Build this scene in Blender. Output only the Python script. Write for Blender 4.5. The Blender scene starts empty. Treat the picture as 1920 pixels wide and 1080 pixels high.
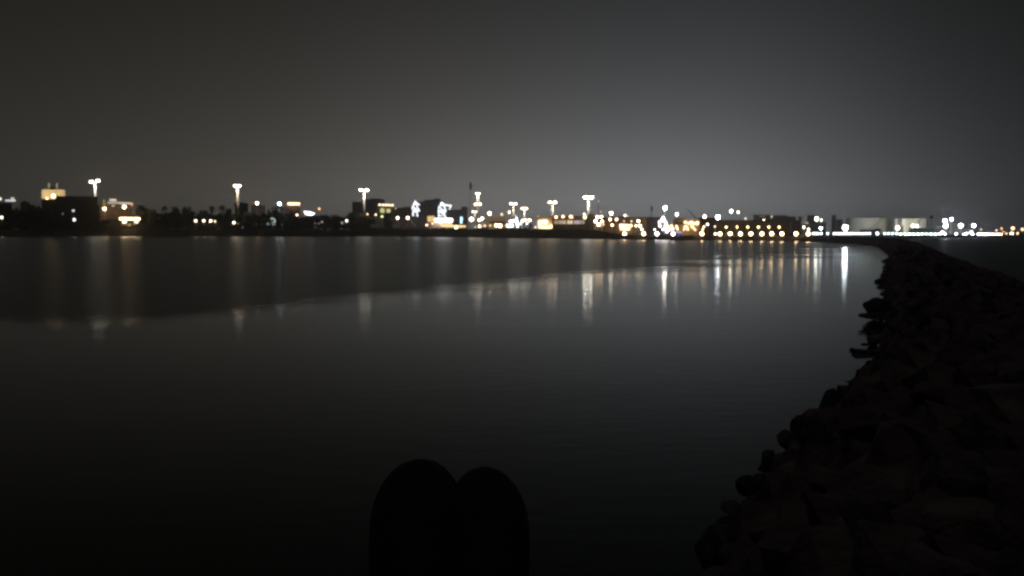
import bpy, math, random
from mathutils import Vector, noise
R = random.Random(7)
S = bpy.context.scene
COL = S.collection
# ------------------------------------------------------------------ camera geometry
H, YH, F = 2.4, 434.0, 1660.0
TH = math.atan((540 - YH) / F)
FW = Vector((0, math.cos(TH), -math.sin(TH)))
UP = Vector((0, math.sin(TH), math.cos(TH)))
def P(px, py, Y):
    """the world point that lies at distance Y (metres ahead) on the sight line measured in the photo"""
    d = FW + Vector((1, 0, 0)) * ((px - 960) / F) + UP * ((540 - py) / F)
    return Vector((0, 0, H)) + d * (Y / d.y)
def M(px, Y):            # pixels (of the 1920 photo) -> metres at distance Y
    return px * Y / F
def lerp_tab(tab, x):
    if x <= tab[0][0]: return tab[0][1]
    for (a, va), (b, vb) in zip(tab, tab[1:]):
        if x <= b: return va + (vb - va) * (x - a) / (b - a)
    return tab[-1][1]
SHORE = [(-900, 480), (0, 443), (400, 432), (700, 419), (850, 372), (1000, 319), (1180, 257), (1300, 236), (1400, 223),
         (1500, 211), (1560, 205), (1600, 200), (1660, 205), (1690, 225), (1720, 330), (1760, 345), (3200, 370)]
CREST = [(-900, 3.4), (1020, 3.3), (1110, 3.0), (1170, 1.3), (1500, 1.15), (1690, 1.1), (3200, .9)]
def pxof(x, y): return 960 + F * x / max(y, 1.0)
def land_z(x, y):
    px = pxof(x, y)
    ys, cz = lerp_tab(SHORE, px), lerp_tab(CREST, px)
    d = y - ys
    w = 8.0 if cz > 2 else 4.0
    if d < 0: return -.6
    if d < w: return -.6 + (cz + .6) * d / w
    return cz
# ------------------------------------------------------------------ mesh builder
class MB:
    def __init__(s): s.v, s.f = [], []
    def add(s, vs, fs):
        b = len(s.v); s.v += [Vector(v) for v in vs]; s.f += [tuple(b + i for i in q) for q in fs]; return s
    def box(s, a, b):
        x0, y0, z0 = a; x1, y1, z1 = b
        return s.add([(x0,y0,z0),(x1,y0,z0),(x1,y1,z0),(x0,y1,z0),(x0,y0,z1),(x1,y0,z1),(x1,y1,z1),(x0,y1,z1)],
                     [(0,3,2,1),(4,5,6,7),(0,1,5,4),(1,2,6,5),(2,3,7,6),(3,0,4,7)])
    def rings(s, rings, cap=True, closed=False):
        n = len(rings[0]); b = len(s.v)
        for r in rings: s.v += [Vector(p) for p in r]
        for k in range(len(rings) - 1):
            for i in range(n):
                j = (i + 1) % n
                s.f.append((b+k*n+i, b+k*n+j, b+(k+1)*n+j, b+(k+1)*n+i))
        if cap:
            s.f.append(tuple(b + i for i in reversed(range(n))))
            e = b + (len(rings) - 1) * n
            s.f.append(tuple(e + i for i in range(n)))
        return s
    def tube(s, pts, rad, n=8):
        pts = [Vector(p) for p in pts]; rs = []
        for k, p in enumerate(pts):
            t = (pts[min(k+1, len(pts)-1)] - pts[max(k-1, 0)]).normalized()
            a = t.cross(Vector((0, 1, 0)) if abs(t.y) < .9 else Vector((1, 0, 0))).normalized(); c = t.cross(a)
            r = rad[k] if isinstance(rad, (list, tuple)) else rad
            rs.append([p + (a * math.cos(2*math.pi*i/n) + c * math.sin(2*math.pi*i/n)) * r for i in range(n)])
        return s.rings(rs)
    def sphere(s, c, r, n=14, m=9, sc=(1, 1, 1)):
        c = Vector(c); rs = []
        for k in range(1, m):
            a = math.pi * k / m
            rs.append([c + Vector((r*sc[0]*math.sin(a)*math.cos(2*math.pi*i/n), r*sc[1]*math.sin(a)*math.sin(2*math.pi*i/n), -r*sc[2]*math.cos(a))) for i in range(n)])
        b = len(s.v); s.rings(rs, cap=False)
        lo, hi = len(s.v), len(s.v) + 1
        s.v += [c - Vector((0,0,r*sc[2])), c + Vector((0,0,r*sc[2]))]
        e = b + (m - 2) * n
        for i in range(n):
            j = (i + 1) % n
            s.f += [(lo, b + j, b + i), (hi, e + i, e + j)]
        return s
    def mesh(s, name, mat, org=(0,0,0), smooth=False):
        o = Vector(org); me = bpy.data.meshes.new(name)
        me.from_pydata([tuple(v - o) for v in s.v], [], s.f)
        me.materials.append(mat)
        if smooth:
            for p in me.polygons: p.use_smooth = True
        me.update(); return me
ORG = {}
def link(name, me, parent=None, loc=(0,0,0)):
    o = bpy.data.objects.new(name, me); COL.objects.link(o)
    o.location = loc
    if parent: o.parent = parent
    return o
def tag(o, label, cat, group=None, kind=None):
    if label: o['label'] = label
    if cat: o['category'] = cat
    if group: o['group'] = group
    if kind: o['kind'] = kind
    return o
def thing(name, label, cat, base, group=None):
    o = link(name, None, None, base); ORG[o.name] = Vector(base)
    return tag(o, label, cat, group)
def part(name, mb, mat, parent, smooth=False):
    org = ORG[parent.name]
    o = link(name, mb.mesh(name, mat, org, smooth), parent); ORG[o.name] = org
    return o
def solo(name, mb, mat, label, cat, base, group=None, kind=None, smooth=False):
    o = link(name, mb.mesh(name, mat, base, smooth), None, base); ORG[o.name] = Vector(base)
    return tag(o, label, cat, group, kind)
# ------------------------------------------------------------------ materials
def new_mat(name):
    m = bpy.data.materials.new(name); m.use_nodes = True
    nt = m.node_tree; nt.nodes.clear()
    return m, nt, nt.nodes.new('ShaderNodeOutputMaterial')
def surf(name, col, rough=.8, scale=1.0, var=.35, bump=.3, spec=.4, metal=0.0):
    """a weathered procedural surface: colour broken up by two noises, with a bump"""
    m, nt, out = new_mat(name); N, L = nt.nodes, nt.links
    b = N.new('ShaderNodeBsdfPrincipled'); g = N.new('ShaderNodeNewGeometry')
    n1 = N.new('ShaderNodeTexNoise'); n1.inputs['Scale'].default_value = scale; n1.inputs['Detail'].default_value = 6
    L.new(g.outputs['Position'], n1.inputs['Vector'])
    r = N.new('ShaderNodeValToRGB')
    r.color_ramp.elements[0].position = .3; r.color_ramp.elements[1].position = .72
    r.color_ramp.elements[0].color = [c * (1 - var) for c in col] + [1]
    r.color_ramp.elements[1].color = [min(1, c * (1 + var)) for c in col] + [1]
    L.new(n1.outputs['Fac'], r.inputs['Fac']); L.new(r.outputs['Color'], b.inputs['Base Color'])
    b.inputs['Roughness'].default_value = rough; b.inputs['Metallic'].default_value = metal
    b.inputs['Specular IOR Level'].default_value = spec
    if bump:
        bp = N.new('ShaderNodeBump'); bp.inputs['Strength'].default_value = bump; bp.inputs['Distance'].default_value = .05
        n2 = N.new('ShaderNodeTexNoise'); n2.inputs['Scale'].default_value = scale * 6; n2.inputs['Detail'].default_value = 5
        L.new(g.outputs['Position'], n2.inputs['Vector']); L.new(n2.outputs['Fac'], bp.inputs['Height']); L.new(bp.outputs['Normal'], b.inputs['Normal'])
    L.new(b.outputs['BSDF'], out.inputs['Surface'])
    return m
EC = {}
TINT = {'warm': (1, .68, .37), 'soft': (1, .80, .55), 'white': (1, .91, .76), 'cool': (.84, .92, 1), 'cyan': (.72, .95, 1),
        'orange': (1, .46, .22), 'amber': (1, .66, .25), 'violet': (.86, .82, 1), 'blue': (.25, .25, 1), 'lime': (.9, .9, .38), 'sky': (.5, .8, 1),
        'pink': (1, .86, .9), 'mint': (.80, 1, .93)}
def glow(tint, L_):
    k = (tint, round(L_, 3))
    if k not in EC:
        m, nt, out = new_mat('lit_%s_%g' % k)
        e = nt.nodes.new('ShaderNodeEmission'); e.inputs['Color'].default_value = (*TINT[tint], 1); e.inputs['Strength'].default_value = L_
        nt.links.new(e.outputs[0], out.inputs['Surface']); EC[k] = m
    return EC[k]
MT = dict(
    steel=surf('painted_steel', (.78, .77, .74), .6, 2, .12, .05), dark=surf('dark_metal', (.06, .06, .065), .5, 3, .2, .05),
    brown=surf('brown_plaster', (.20, .14, .10), .85, .6), purple=surf('mauve_plaster', (.22, .17, .19), .85, .6),
    cream=surf('cream_stone', (.62, .52, .36), .85, .4, .15), grey=surf('grey_concrete', (.16, .16, .16), .85, .5),
    black=surf('black_concrete', (.03, .026, .024), .9, .5), blue=surf('slate_concrete', (.13, .15, .18), .85, .5),  # black: near-black base colour with random tone
    sand=surf('sandstone', (.48, .33, .19), .85, .5, .2), pale=surf('pale_render', (.6, .6, .57), .8, .5, .12),
    tank=surf('tank_paint', (.62, .61, .52), .6, .25, .10, .05), tankg=surf('tank_paint_green', (.52, .50, .43), .6, .25, .10, .05),
    rock=surf('wet_rock', (.085, .066, .07), 1.0, 2.2, .55, .8, .05), rock2=surf('brown_rock', (.10, .074, .072), 1.0, 3.1, .5, .8, .05),
    paler=surf('pale_rock', (.34, .33, .30), .85, 4, .2, .5), earth=surf('rubble_slope', (.085, .07, .06), .95, .5, .5, .6),
    bark=surf('bark', (.07, .05, .035), .9, 4), leaf=surf('leaf', (.045, .06, .03), .7, .8, .5, 0), leaf2=surf('leaf_olive', (.06, .065, .035), .7, .8, .5, 0),
    fabric=surf('dark_cloth', (.02, .02, .022), .95, 30, .3, .3, .1), rubber=surf('black_rubber', (.012, .012, .012), .8, 40, .3, .2, .2),
    suede=surf('dark_suede', (.05, .034, .036), .95, 60, .3, .3, .1), skin=surf('skin', (.35, .22, .16), .6, 12, .1, .1), hairm=surf('hair', (.015, .012, .01), .6, 30, .3, .2))
# ------------------------------------------------------------------ world: night sky with the town's light dome
W = bpy.data.worlds.new('World'); S.world = W; W.use_nodes = True
nt = W.node_tree; nt.nodes.clear(); N, L = nt.nodes, nt.links
def mth(op, a, b=None, c=None):
    n = N.new('ShaderNodeMath'); n.operation = op
    for i, v in enumerate((a, b, c)):
        if v is None: continue
        if isinstance(v, (int, float)): n.inputs[i].default_value = v
        else: L.new(v, n.inputs[i])
    return n.outputs[0]
tc = N.new('ShaderNodeTexCoord'); sp = N.new('ShaderNodeSeparateXYZ'); L.new(tc.outputs['Generated'], sp.inputs[0])
el = mth('MULTIPLY', mth('ARCSINE', mth('MAXIMUM', sp.outputs['Z'], 0.0)), 180 / math.pi)
az = mth('MULTIPLY', mth('ARCTAN2', sp.outputs['X'], sp.outputs['Y']), 180 / math.pi)
def gauss(c, sl, sr):
    d = mth('SUBTRACT', az, c)
    s = mth('ADD', sl, mth('MULTIPLY', mth('GREATER_THAN', d, 0.0), sr - sl))
    q = mth('DIVIDE', d, s)
    return mth('EXPONENT', mth('MULTIPLY', mth('MULTIPLY', q, q), -.5))
def fall(e0): return mth('EXPONENT', mth('DIVIDE', el, -e0))
nz = N.new('ShaderNodeTexNoise'); nz.inputs['Scale'].default_value = 2.2; nz.inputs['Detail'].default_value = 4
L.new(tc.outputs['Generated'], nz.inputs['Vector'])
cl = mth('ADD', .90, mth('MULTIPLY', nz.outputs['Fac'], .20))
wide = mth('MULTIPLY', mth('MULTIPLY', gauss(-4.7, 46, 32), fall(12.6)), .0445)
near_ = mth('MULTIPLY', mth('MULTIPLY', gauss(10.3, 16, 9.1), fall(5.4)), .265)
def scaled(val, col):
    n = N.new('ShaderNodeVectorMath'); n.operation = 'SCALE'; n.inputs[0].default_value = col; L.new(val, n.inputs['Scale']); return n.outputs[0]
def vadd(a, b):
    n = N.new('ShaderNodeVectorMath'); n.operation = 'ADD'; L.new(a, n.inputs[0]); L.new(b, n.inputs[1]); return n.outputs[0]
base = scaled(mth('MULTIPLY', cl, mth('ADD', .0012, mth('MULTIPLY', mth('MULTIPLY', mth('MINIMUM', 1.0, mth('MAXIMUM', 0.0, mth('DIVIDE', mth('SUBTRACT', el, 38.0), 25.0))), .06), 1.0))), (1.05, 1.0, .98))  # includes a glow overhead, out of view, added to brighten the rocks
t_ = mth('MINIMUM', 1.0, mth('MAXIMUM', 0.0, mth('DIVIDE', mth('ADD', az, 18.0), 26.0)))
both = mth('MULTIPLY', cl, mth('ADD', wide, near_))
tot = vadd(base, vadd(scaled(mth('MULTIPLY', both, mth('SUBTRACT', 1.0, t_)), (1.08, 1.0, .87)), scaled(mth('MULTIPLY', both, t_), (.965, 1.0, 1.04))))
bg = N.new('ShaderNodeBackground'); bg.inputs['Strength'].default_value = 1.0; L.new(tot, bg.inputs['Color'])
sky = N.new('ShaderNodeTexSky'); sky.sky_type = 'NISHITA'; sky.sun_disc = False; sky.sun_elevation = math.radians(-9); sky.sun_rotation = math.radians(200)
bg2 = N.new('ShaderNodeBackground'); bg2.inputs['Strength'].default_value = .05; L.new(sky.outputs['Color'], bg2.inputs['Color'])
ad = N.new('ShaderNodeAddShader'); L.new(bg.outputs[0], ad.inputs[0]); L.new(bg2.outputs[0], ad.inputs[1])
wo = N.new('ShaderNodeOutputWorld'); L.new(ad.outputs[0], wo.inputs['Surface'])
# ------------------------------------------------------------------ water
def water_mat():
    m, nt, out = new_mat('night_water'); N, L = nt.nodes, nt.links
    def mt(op, a, b=None):
        n = N.new('ShaderNodeMath'); n.operation = op
        for i, v in enumerate((a, b)):
            if v is None: continue
            if isinstance(v, (int, float)): n.inputs[i].default_value = v
            else: L.new(v, n.inputs[i])
        return n.outputs[0]
    g = N.new('ShaderNodeNewGeometry'); s = N.new('ShaderNodeSeparateXYZ'); L.new(g.outputs['Position'], s.inputs[0])
    wob = N.new('ShaderNodeTexNoise'); wob.inputs['Scale'].default_value = .06; wob.inputs['Detail'].default_value = 5; L.new(g.outputs['Position'], wob.inputs['Vector'])
    # the breeze ruffles the bay beyond a slanting line, the water under the breakwater's lee stays calm
    yb = mt('MAXIMUM', 25.0, mt('ADD', 43.0, mt('MULTIPLY', s.outputs['X'], 1.75)))
    yb = mt('MULTIPLY', yb, mt('ADD', .60, mt('MULTIPLY', wob.outputs['Fac'], .80)))
    ratio = mt('DIVIDE', s.outputs['Y'], yb)
    mr = N.new('ShaderNodeMapRange'); mr.interpolation_type = 'SMOOTHSTEP'
    mr.inputs['From Min'].default_value = .80; mr.inputs['From Max'].default_value = 1.16
    L.new(ratio, mr.inputs['Value'])
    # and the open side beyond the breakwater is rougher still
    m2 = N.new('ShaderNodeMapRange'); m2.interpolation_type = 'SMOOTHSTEP'; m2.inputs['From Min'].default_value = 1.0; m2.inputs['From Max'].default_value = 4.0
    L.new(mt('SUBTRACT', s.outputs['X'], mt('MULTIPLY', s.outputs['Y'], .425)), m2.inputs['Value'])
    mask = mt('MAXIMUM', mr.outputs['Result'], mt('MULTIPLY', m2.outputs['Result'], 1.55))
    b = N.new('ShaderNodeBsdfGlossy'); b.distribution = 'BECKMANN'; b.inputs['Color'].default_value = (.97, 1, 1, 1)
    d = N.new('ShaderNodeBsdfDiffuse'); d.inputs['Color'].default_value = (.004, .006, .006, 1)
    fr = N.new('ShaderNodeFresnel'); fr.inputs['IOR'].default_value = 1.333
    mx = N.new('ShaderNodeMixShader'); L.new(d.outputs[0], mx.inputs[1]); L.new(b.outputs[0], mx.inputs[2])
    # waves lean towards the viewer where the breeze ruffles the surface: less mirror, more dark water body
    L.new(mt('MULTIPLY', fr.outputs[0], mt('SUBTRACT', 1.0, mt('MULTIPLY', mask, RDIM))), mx.inputs[0])
    rough = mt('ADD', CALM, mt('MULTIPLY', mask, RUFF - CALM))
    L.new(rough, b.inputs['Roughness'])
    mp = N.new('ShaderNodeMapping'); mp.inputs['Scale'].default_value = (.45, 1.0, 1.0); L.new(g.outputs['Position'], mp.inputs['Vector'])
    n1 = N.new('ShaderNodeTexNoise'); n1.inputs['Scale'].default_value = 3.2; n1.inputs['Detail'].default_value = 3; L.new(mp.outputs[0], n1.inputs['Vector'])
    n2 = N.new('ShaderNodeTexNoise'); n2.inputs['Scale'].default_value = .35; n2.inputs['Detail'].default_value = 2; L.new(mp.outputs[0], n2.inputs['Vector'])
    h = mt('ADD', n1.outputs['Fac'], mt('MULTIPLY', n2.outputs['Fac'], 2.0))
    bp = N.new('ShaderNodeBump'); bp.inputs['Distance'].default_value = .012
    L.new(mt('ADD', .3, mt('MULTIPLY', mask, .5)), bp.inputs['Strength'])
    L.new(h, bp.inputs['Height']); L.new(bp.outputs['Normal'], b.inputs['Normal'])
    L.new(mx.outputs[0], out.inputs['Surface'])
    return m
RDIM = .38
CALM, RUFF = .115, .32
mb = MB().add([(-2800, -500, 0), (2800, -500, 0), (2800, 2500, 0), (-2800, 2500, 0)], [(0, 1, 2, 3)])
solo('water', mb, water_mat(), 'calm dark bay water mirroring the town lights in pale streaks', 'water', (0, 0, 0), kind='structure')
# ------------------------------------------------------------------ far land
mb = MB(); cols = [-900 + 12 * i for i in range(int(4100 / 12) + 1)]
offs = [0, 1.5, 3, 4, 5.5, 7, 8, 12, 30, 90, 300, 800, 1500]
for px in cols:
    ys = lerp_tab(SHORE, px)
    for d in offs:
        y = ys + d; x = (px - 960) / F * y
        z = land_z(x, y - 1e-6 if d else y + 1e-6)
        if d < 13: z += .35 * noise.noise(Vector((x * .35, y * .35, 1))) * (1 if d else .2)
        mb.v.append(Vector((x, y, z)))
n = len(offs)
for i in range(len(cols) - 1):
    for k in range(n - 1): mb.f.append((i*n+k, (i+1)*n+k, (i+1)*n+k+1, i*n+k+1))
solo('land', mb, MT['earth'], 'low dark far shore carrying the lit waterfront town', 'shore', (0, 0, 0), kind='structure')
# ------------------------------------------------------------------ breakwater
EDGE = [(-17.5, -32), (-7.5, -12), (-3.4, -4), (-1.5, 0), (1.15, 5.65), (2.0, 7.8), (3.85, 11.5), (6.6, 16.9), (9.0, 22), (17.7, 42), (37, 87), (58.5, 142), (66, 172), (69, 200), (70, 216)]
EDGE = [(x + lerp_tab([(0, 0), (6, .03), (8, .14), (11.5, .36), (24, .38), (40, 0)], y), y) for x, y in EDGE]
def edge_at(y):
    for (x0, y0), (x1, y1) in zip(EDGE, EDGE[1:]):
        if y <= y1: return x0 + (x1 - x0) * (y - y0) / (y1 - y0)
    return EDGE[-1][0]
def edge_pt(y):
    x = (edge_at(y - .9) + edge_at(y) + edge_at(y + .9)) / 3
    t = Vector((edge_at(y + 1) - edge_at(y - 1), 2, 0)).normalized()
    return Vector((x, y, 0)), Vector((t.y, -t.x, 0))
PROF = [(-1.0, -.9), (0, -.05), (.35, .4), (.75, .8), (1.2, 1.15), (1.7, 1.3), (2.6, 1.32), (3.2, 1.0), (3.9, .3), (4.6, -.7)]
def prof(o): return lerp_tab(PROF, o)
ys_, y = [], -32.0
while y < 216:
    ys_.append(y); y += .16 if -3 < y < 24 else (.4 if y < 60 else 1.6)
OFF = [-1.0 + 5.6 * i / 48 for i in range(49)]
mb = MB()
for y in ys_:
    c, nr = edge_pt(y)
    for o in OFF:
        p = c + nr * o; z = prof(o)
        q = Vector((p.x * 2.7, p.y * 2.7, z * 2.7))
        dd = noise.voronoi(q)[0]
        bmp = min(.5, (dd[1] - dd[0])) * .85 - .2 + .12 * noise.noise(q * 3.1)
        wgt = 1.0
        if p.x * p.x + (p.y - .3) ** 2 < 1.6: wgt = .25
        p = p + Vector((-nr.x, -nr.y, 1.1)) * bmp * .42 * wgt
        p.z += z
        mb.v.append(p)
n = len(OFF)
for i in range(len(ys_) - 1):
    for k in range(n - 1): mb.f.append((i*n+k, i*n+k+1, (i+1)*n+k+1, (i+1)*n+k))
solo('breakwater', mb, MT['rock2'], 'narrow rough stone breakwater curving away to the far shore', 'breakwater', (0, 0, 0), kind='structure')
# boulders
def boulder_mesh(seed):
    r = random.Random(seed); import bmesh
    bm = bmesh.new(); bmesh.ops.create_icosphere(bm, subdivisions=3, radius=1)
    cuts = [(Vector((r.gauss(0,1), r.gauss(0,1), r.gauss(0,1))).normalized(), r.uniform(.5, .82)) for _ in range(13)]
    o = Vector((seed * 3.7, 0, 0))
    for v in bm.verts:
        for nn, d in cuts:
            e = v.co.dot(nn) - d
            if e > 0: v.co -= nn * e
        v.co *= 1 + .08 * noise.noise(v.co * 1.7 + o) + .05 * noise.noise(v.co * 5 + o)
        v.co.z *= .8
    me = bpy.data.meshes.new('boulder'); bm.to_mesh(me); bm.free(); me.materials.append(MT['rock'] if seed % 2 else MT['rock2'])
    return me
BMS = [boulder_mesh(k) for k in range(9)]
def boulder(loc, sc, label, group='boulders of the breakwater', me=None):
    o = link('boulder', me or BMS[R.randrange(9)], None, loc)
    o.rotation_euler = (R.uniform(-.4, .4), R.uniform(-.4, .4), R.uniform(0, 6.3)); o.scale = sc
    return tag(o, label, 'boulder', group)
GEN = 'dark rough boulder lodged among others in the breakwater edge'
y = 3.2
while y < 75:
    c, nr = edge_pt(y)
    k = .8 if y < 14 else .95
    for o in ((R.uniform(-.25, .15), R.uniform(.5, 1.1), R.uniform(1.3, 2.7)) if y < 22 else (R.uniform(-.3, .3), R.uniform(.7, 1.6))):
        p = c + nr * o; s = R.uniform(.15, .36) * k
        p.y += R.uniform(-.3, .3)
        boulder((p.x, p.y, prof(o) + s * R.uniform(-.15, .2)), (s * R.uniform(.9, 1.5), s * R.uniform(.8, 1.2), s * R.uniform(.8, 1.1)), GEN)
    y += .52 * (1 + max(0, y - 8) * .045)
def special(px, py, Y, wpx, hpx, label, seed, rot=0):
    p = P(px, py, Y); o = link('boulder', BMS[seed], None, p)
    w = M(wpx / 2, Y); o.scale = (w, w * .8, M(hpx / 2, Y) / .8); o.rotation_euler = (0, 0, rot)
    tag(o, label, 'boulder', 'boulders of the breakwater')
    return o
special(1650, 576, 24.5, 54, 40, 'large round boulder at the water just above the small isolated rock', 1)
special(1629, 575, 24.8, 26, 22, 'small round boulder just off the breakwater touching the larger one', 2)
special(1638, 592, 22.9, 58, 15, 'low flat boulder jutting sideways into the water below the round ones', 3)
special(1630, 611, 21.4, 16, 16, 'small isolated rock standing alone in the water off the edge', 4)
special(1640, 637, 18.6, 40, 22, 'pointed boulder with its tip over the water below the isolated rock', 5)
special(1666, 513, 45, 26, 12, 'tiny dark boulder poking out where the breakwater starts to narrow', 6)
special(1662, 552, 31, 30, 16, 'dark boulder at the edge just above the large round one', 0)
special(1556, 762, 11.0, 62, 70, 'big blocky boulder standing upright at the water with a squared top', 7, .4)
special(1488, 826, 9.0, 70, 56, 'broad boulder at the water in front of the big blocky one', 8)
special(1440, 857, 8.3, 46, 34, 'nose shaped boulder sticking out over calm water towards the shoes', 1, 1.1)
special(1402, 915, 7.5, 54, 50, 'rounded boulder at the water line nearest the nose shaped one', 2)
special(1390, 960, 6.9, 34, 34, 'small knobbly rock at the very water line near the bottom', 5)
special(1385, 1042, 6.1, 80, 70, 'wide low boulder nearest the viewer at the water line', 3)
o = special(1721, 748, 9.2, 34, 34, 'pale round boulder lying on the dark breakwater slope', 4)
o.data = o.data.copy(); o.data.materials[0] = MT['paler']
# knobbed post
a, b = P(1640, 662, 15.4), P(1604, 658, 15.4)
t = thing('mooring_post', 'short dark post with a knob end poking from the rocks over the water', 'post', a)
part('shaft', MB().tube([a, b], [.055, .045], 10), MT['dark'], t, True)
part('knob', MB().sphere(P(1598, 657, 15.4), M(6, 15.4), sc=(1, 1, .9)), MT['dark'], t, True)
# ------------------------------------------------------------------ lamps
LK = .40
def globe(px, py, Y, d): return MB().sphere(P(px, py, Y), M(d / 2, Y))
def lamp(px, py, Y, d, tint, L_, label, group, name='lamp_post', r=.09, base=None):
    p = P(px, py, Y); bz = land_z(p.x, p.y) if base is None else P(px, base, Y).z
    t = thing(name, label, 'lamp', (p.x, p.y, bz), group)
    rad = M(d * .39, Y)
    part('pole', MB().tube([(p.x, p.y, bz), (p.x, p.y, max(bz + .1, p.z - rad * .85))], [r * 1.25, r]), MT['steel'], t, True)
    part('globe', MB().sphere(p, rad), glow(tint, L_ * LK if L_ > 10 else min(L_, 2 + (L_-2)*.2) if L_ > 2 else L_), t, True)
    return t
def flood(pos, target, power, size, blend=.5, col=(1, .95, .86), rad=.35):
    ld = bpy.data.lights.new('lamp_beam', 'SPOT'); ld.energy = power; ld.spot_size = math.radians(size); ld.spot_blend = blend; ld.color = col; ld.shadow_soft_size = rad
    o = bpy.data.objects.new('lamp_beam', ld); COL.objects.link(o); o.location = pos
    o.rotation_euler = (Vector(target) - Vector(pos)).to_track_quat('-Z', 'Y').to_euler()
    return o
def mast(px, py, Y, half, d, tint, L_, label, r=.28, dy=0.0):
    p = P(px, py, Y); bz = land_z(p.x, p.y); w = M(half, Y)
    t = thing('street_lamp', label, 'street lamp', (p.x, p.y, bz), 'tall twin lamp masts along the waterfront road')
    part('pole', MB().tube([(p.x, p.y, bz), (p.x, p.y, p.z + .2)], [r * 1.3, r * .8], 10), MT['steel'], t, True)
    part('arm', MB().tube([(p.x - w, p.y - .3, p.z + .55), (p.x, p.y - .3, p.z + .25), (p.x + w, p.y - .3, p.z + .5)], .09), MT['steel'], t)
    for s in (-1, 1):
        c = Vector((p.x + s * w, p.y - .3, p.z + dy * s)); hw = M(d / 2, Y)
        hd = part('lamp_head', MB().sphere(c, hw, sc=(1, .6, .55)), glow(tint, L_ * .3), t, True)
        part('hood', MB().tube([c + Vector((-hw, 0, hw * .62)), c + Vector((hw, 0, hw * .62))], hw * .25, 8), MT['dark'], hd)
    bm_ = flood((p.x + .3, p.y - 1.3, p.z + .4), (p.x + .2, p.y - .6, p.z - 10), 5600 * L_ / 60, 62, .8, TINT[tint])
    return t
for a in (
    (178, 340, 478, 6, 7, 'white', 60, 'tallest twin lamp mast standing behind the dark block building', .55, .3),
    (445, 348.5, 470, 3.4, 6.5, 'soft', 60, 'twin lamp mast rising above the dark tree belt alone', .5),
    (682.5, 356.5, 462, 5.5, 6.5, 'white', 60, 'twin lamp mast in front of the grey flats beside the hotel', .5),
    (896, 363, 440, 2.2, 4.5, 'white', 30, 'tallest of three stacked masts right of the dark flag', .55),
    (896, 383, 470, 4, 5, 'soft', 50, 'middle of three stacked masts right of the dark flag', .3),
    (890, 397, 500, 3, 4, 'soft', 40, 'lowest of three stacked masts right of the dark flag', .22),
    (962.5, 382, 430, 4.2, 5, 'soft', 50, 'twin mast above the cyan lit figure', .28),
    (983, 391, 450, 3, 5.5, 'soft', 50, 'short twin mast right of the cyan lit figure', .25),
    (1036, 379.5, 380, 4.6, 6, 'soft', 60, 'twin mast above the left end of the brown building', .28),
    (1103, 370, 360, 5, 8, 'white', 90, 'brightest twin mast at the right end of the brown building', .30),
): mast(*a)
POSTS = 'single lamps on posts behind the waterfront'
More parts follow.
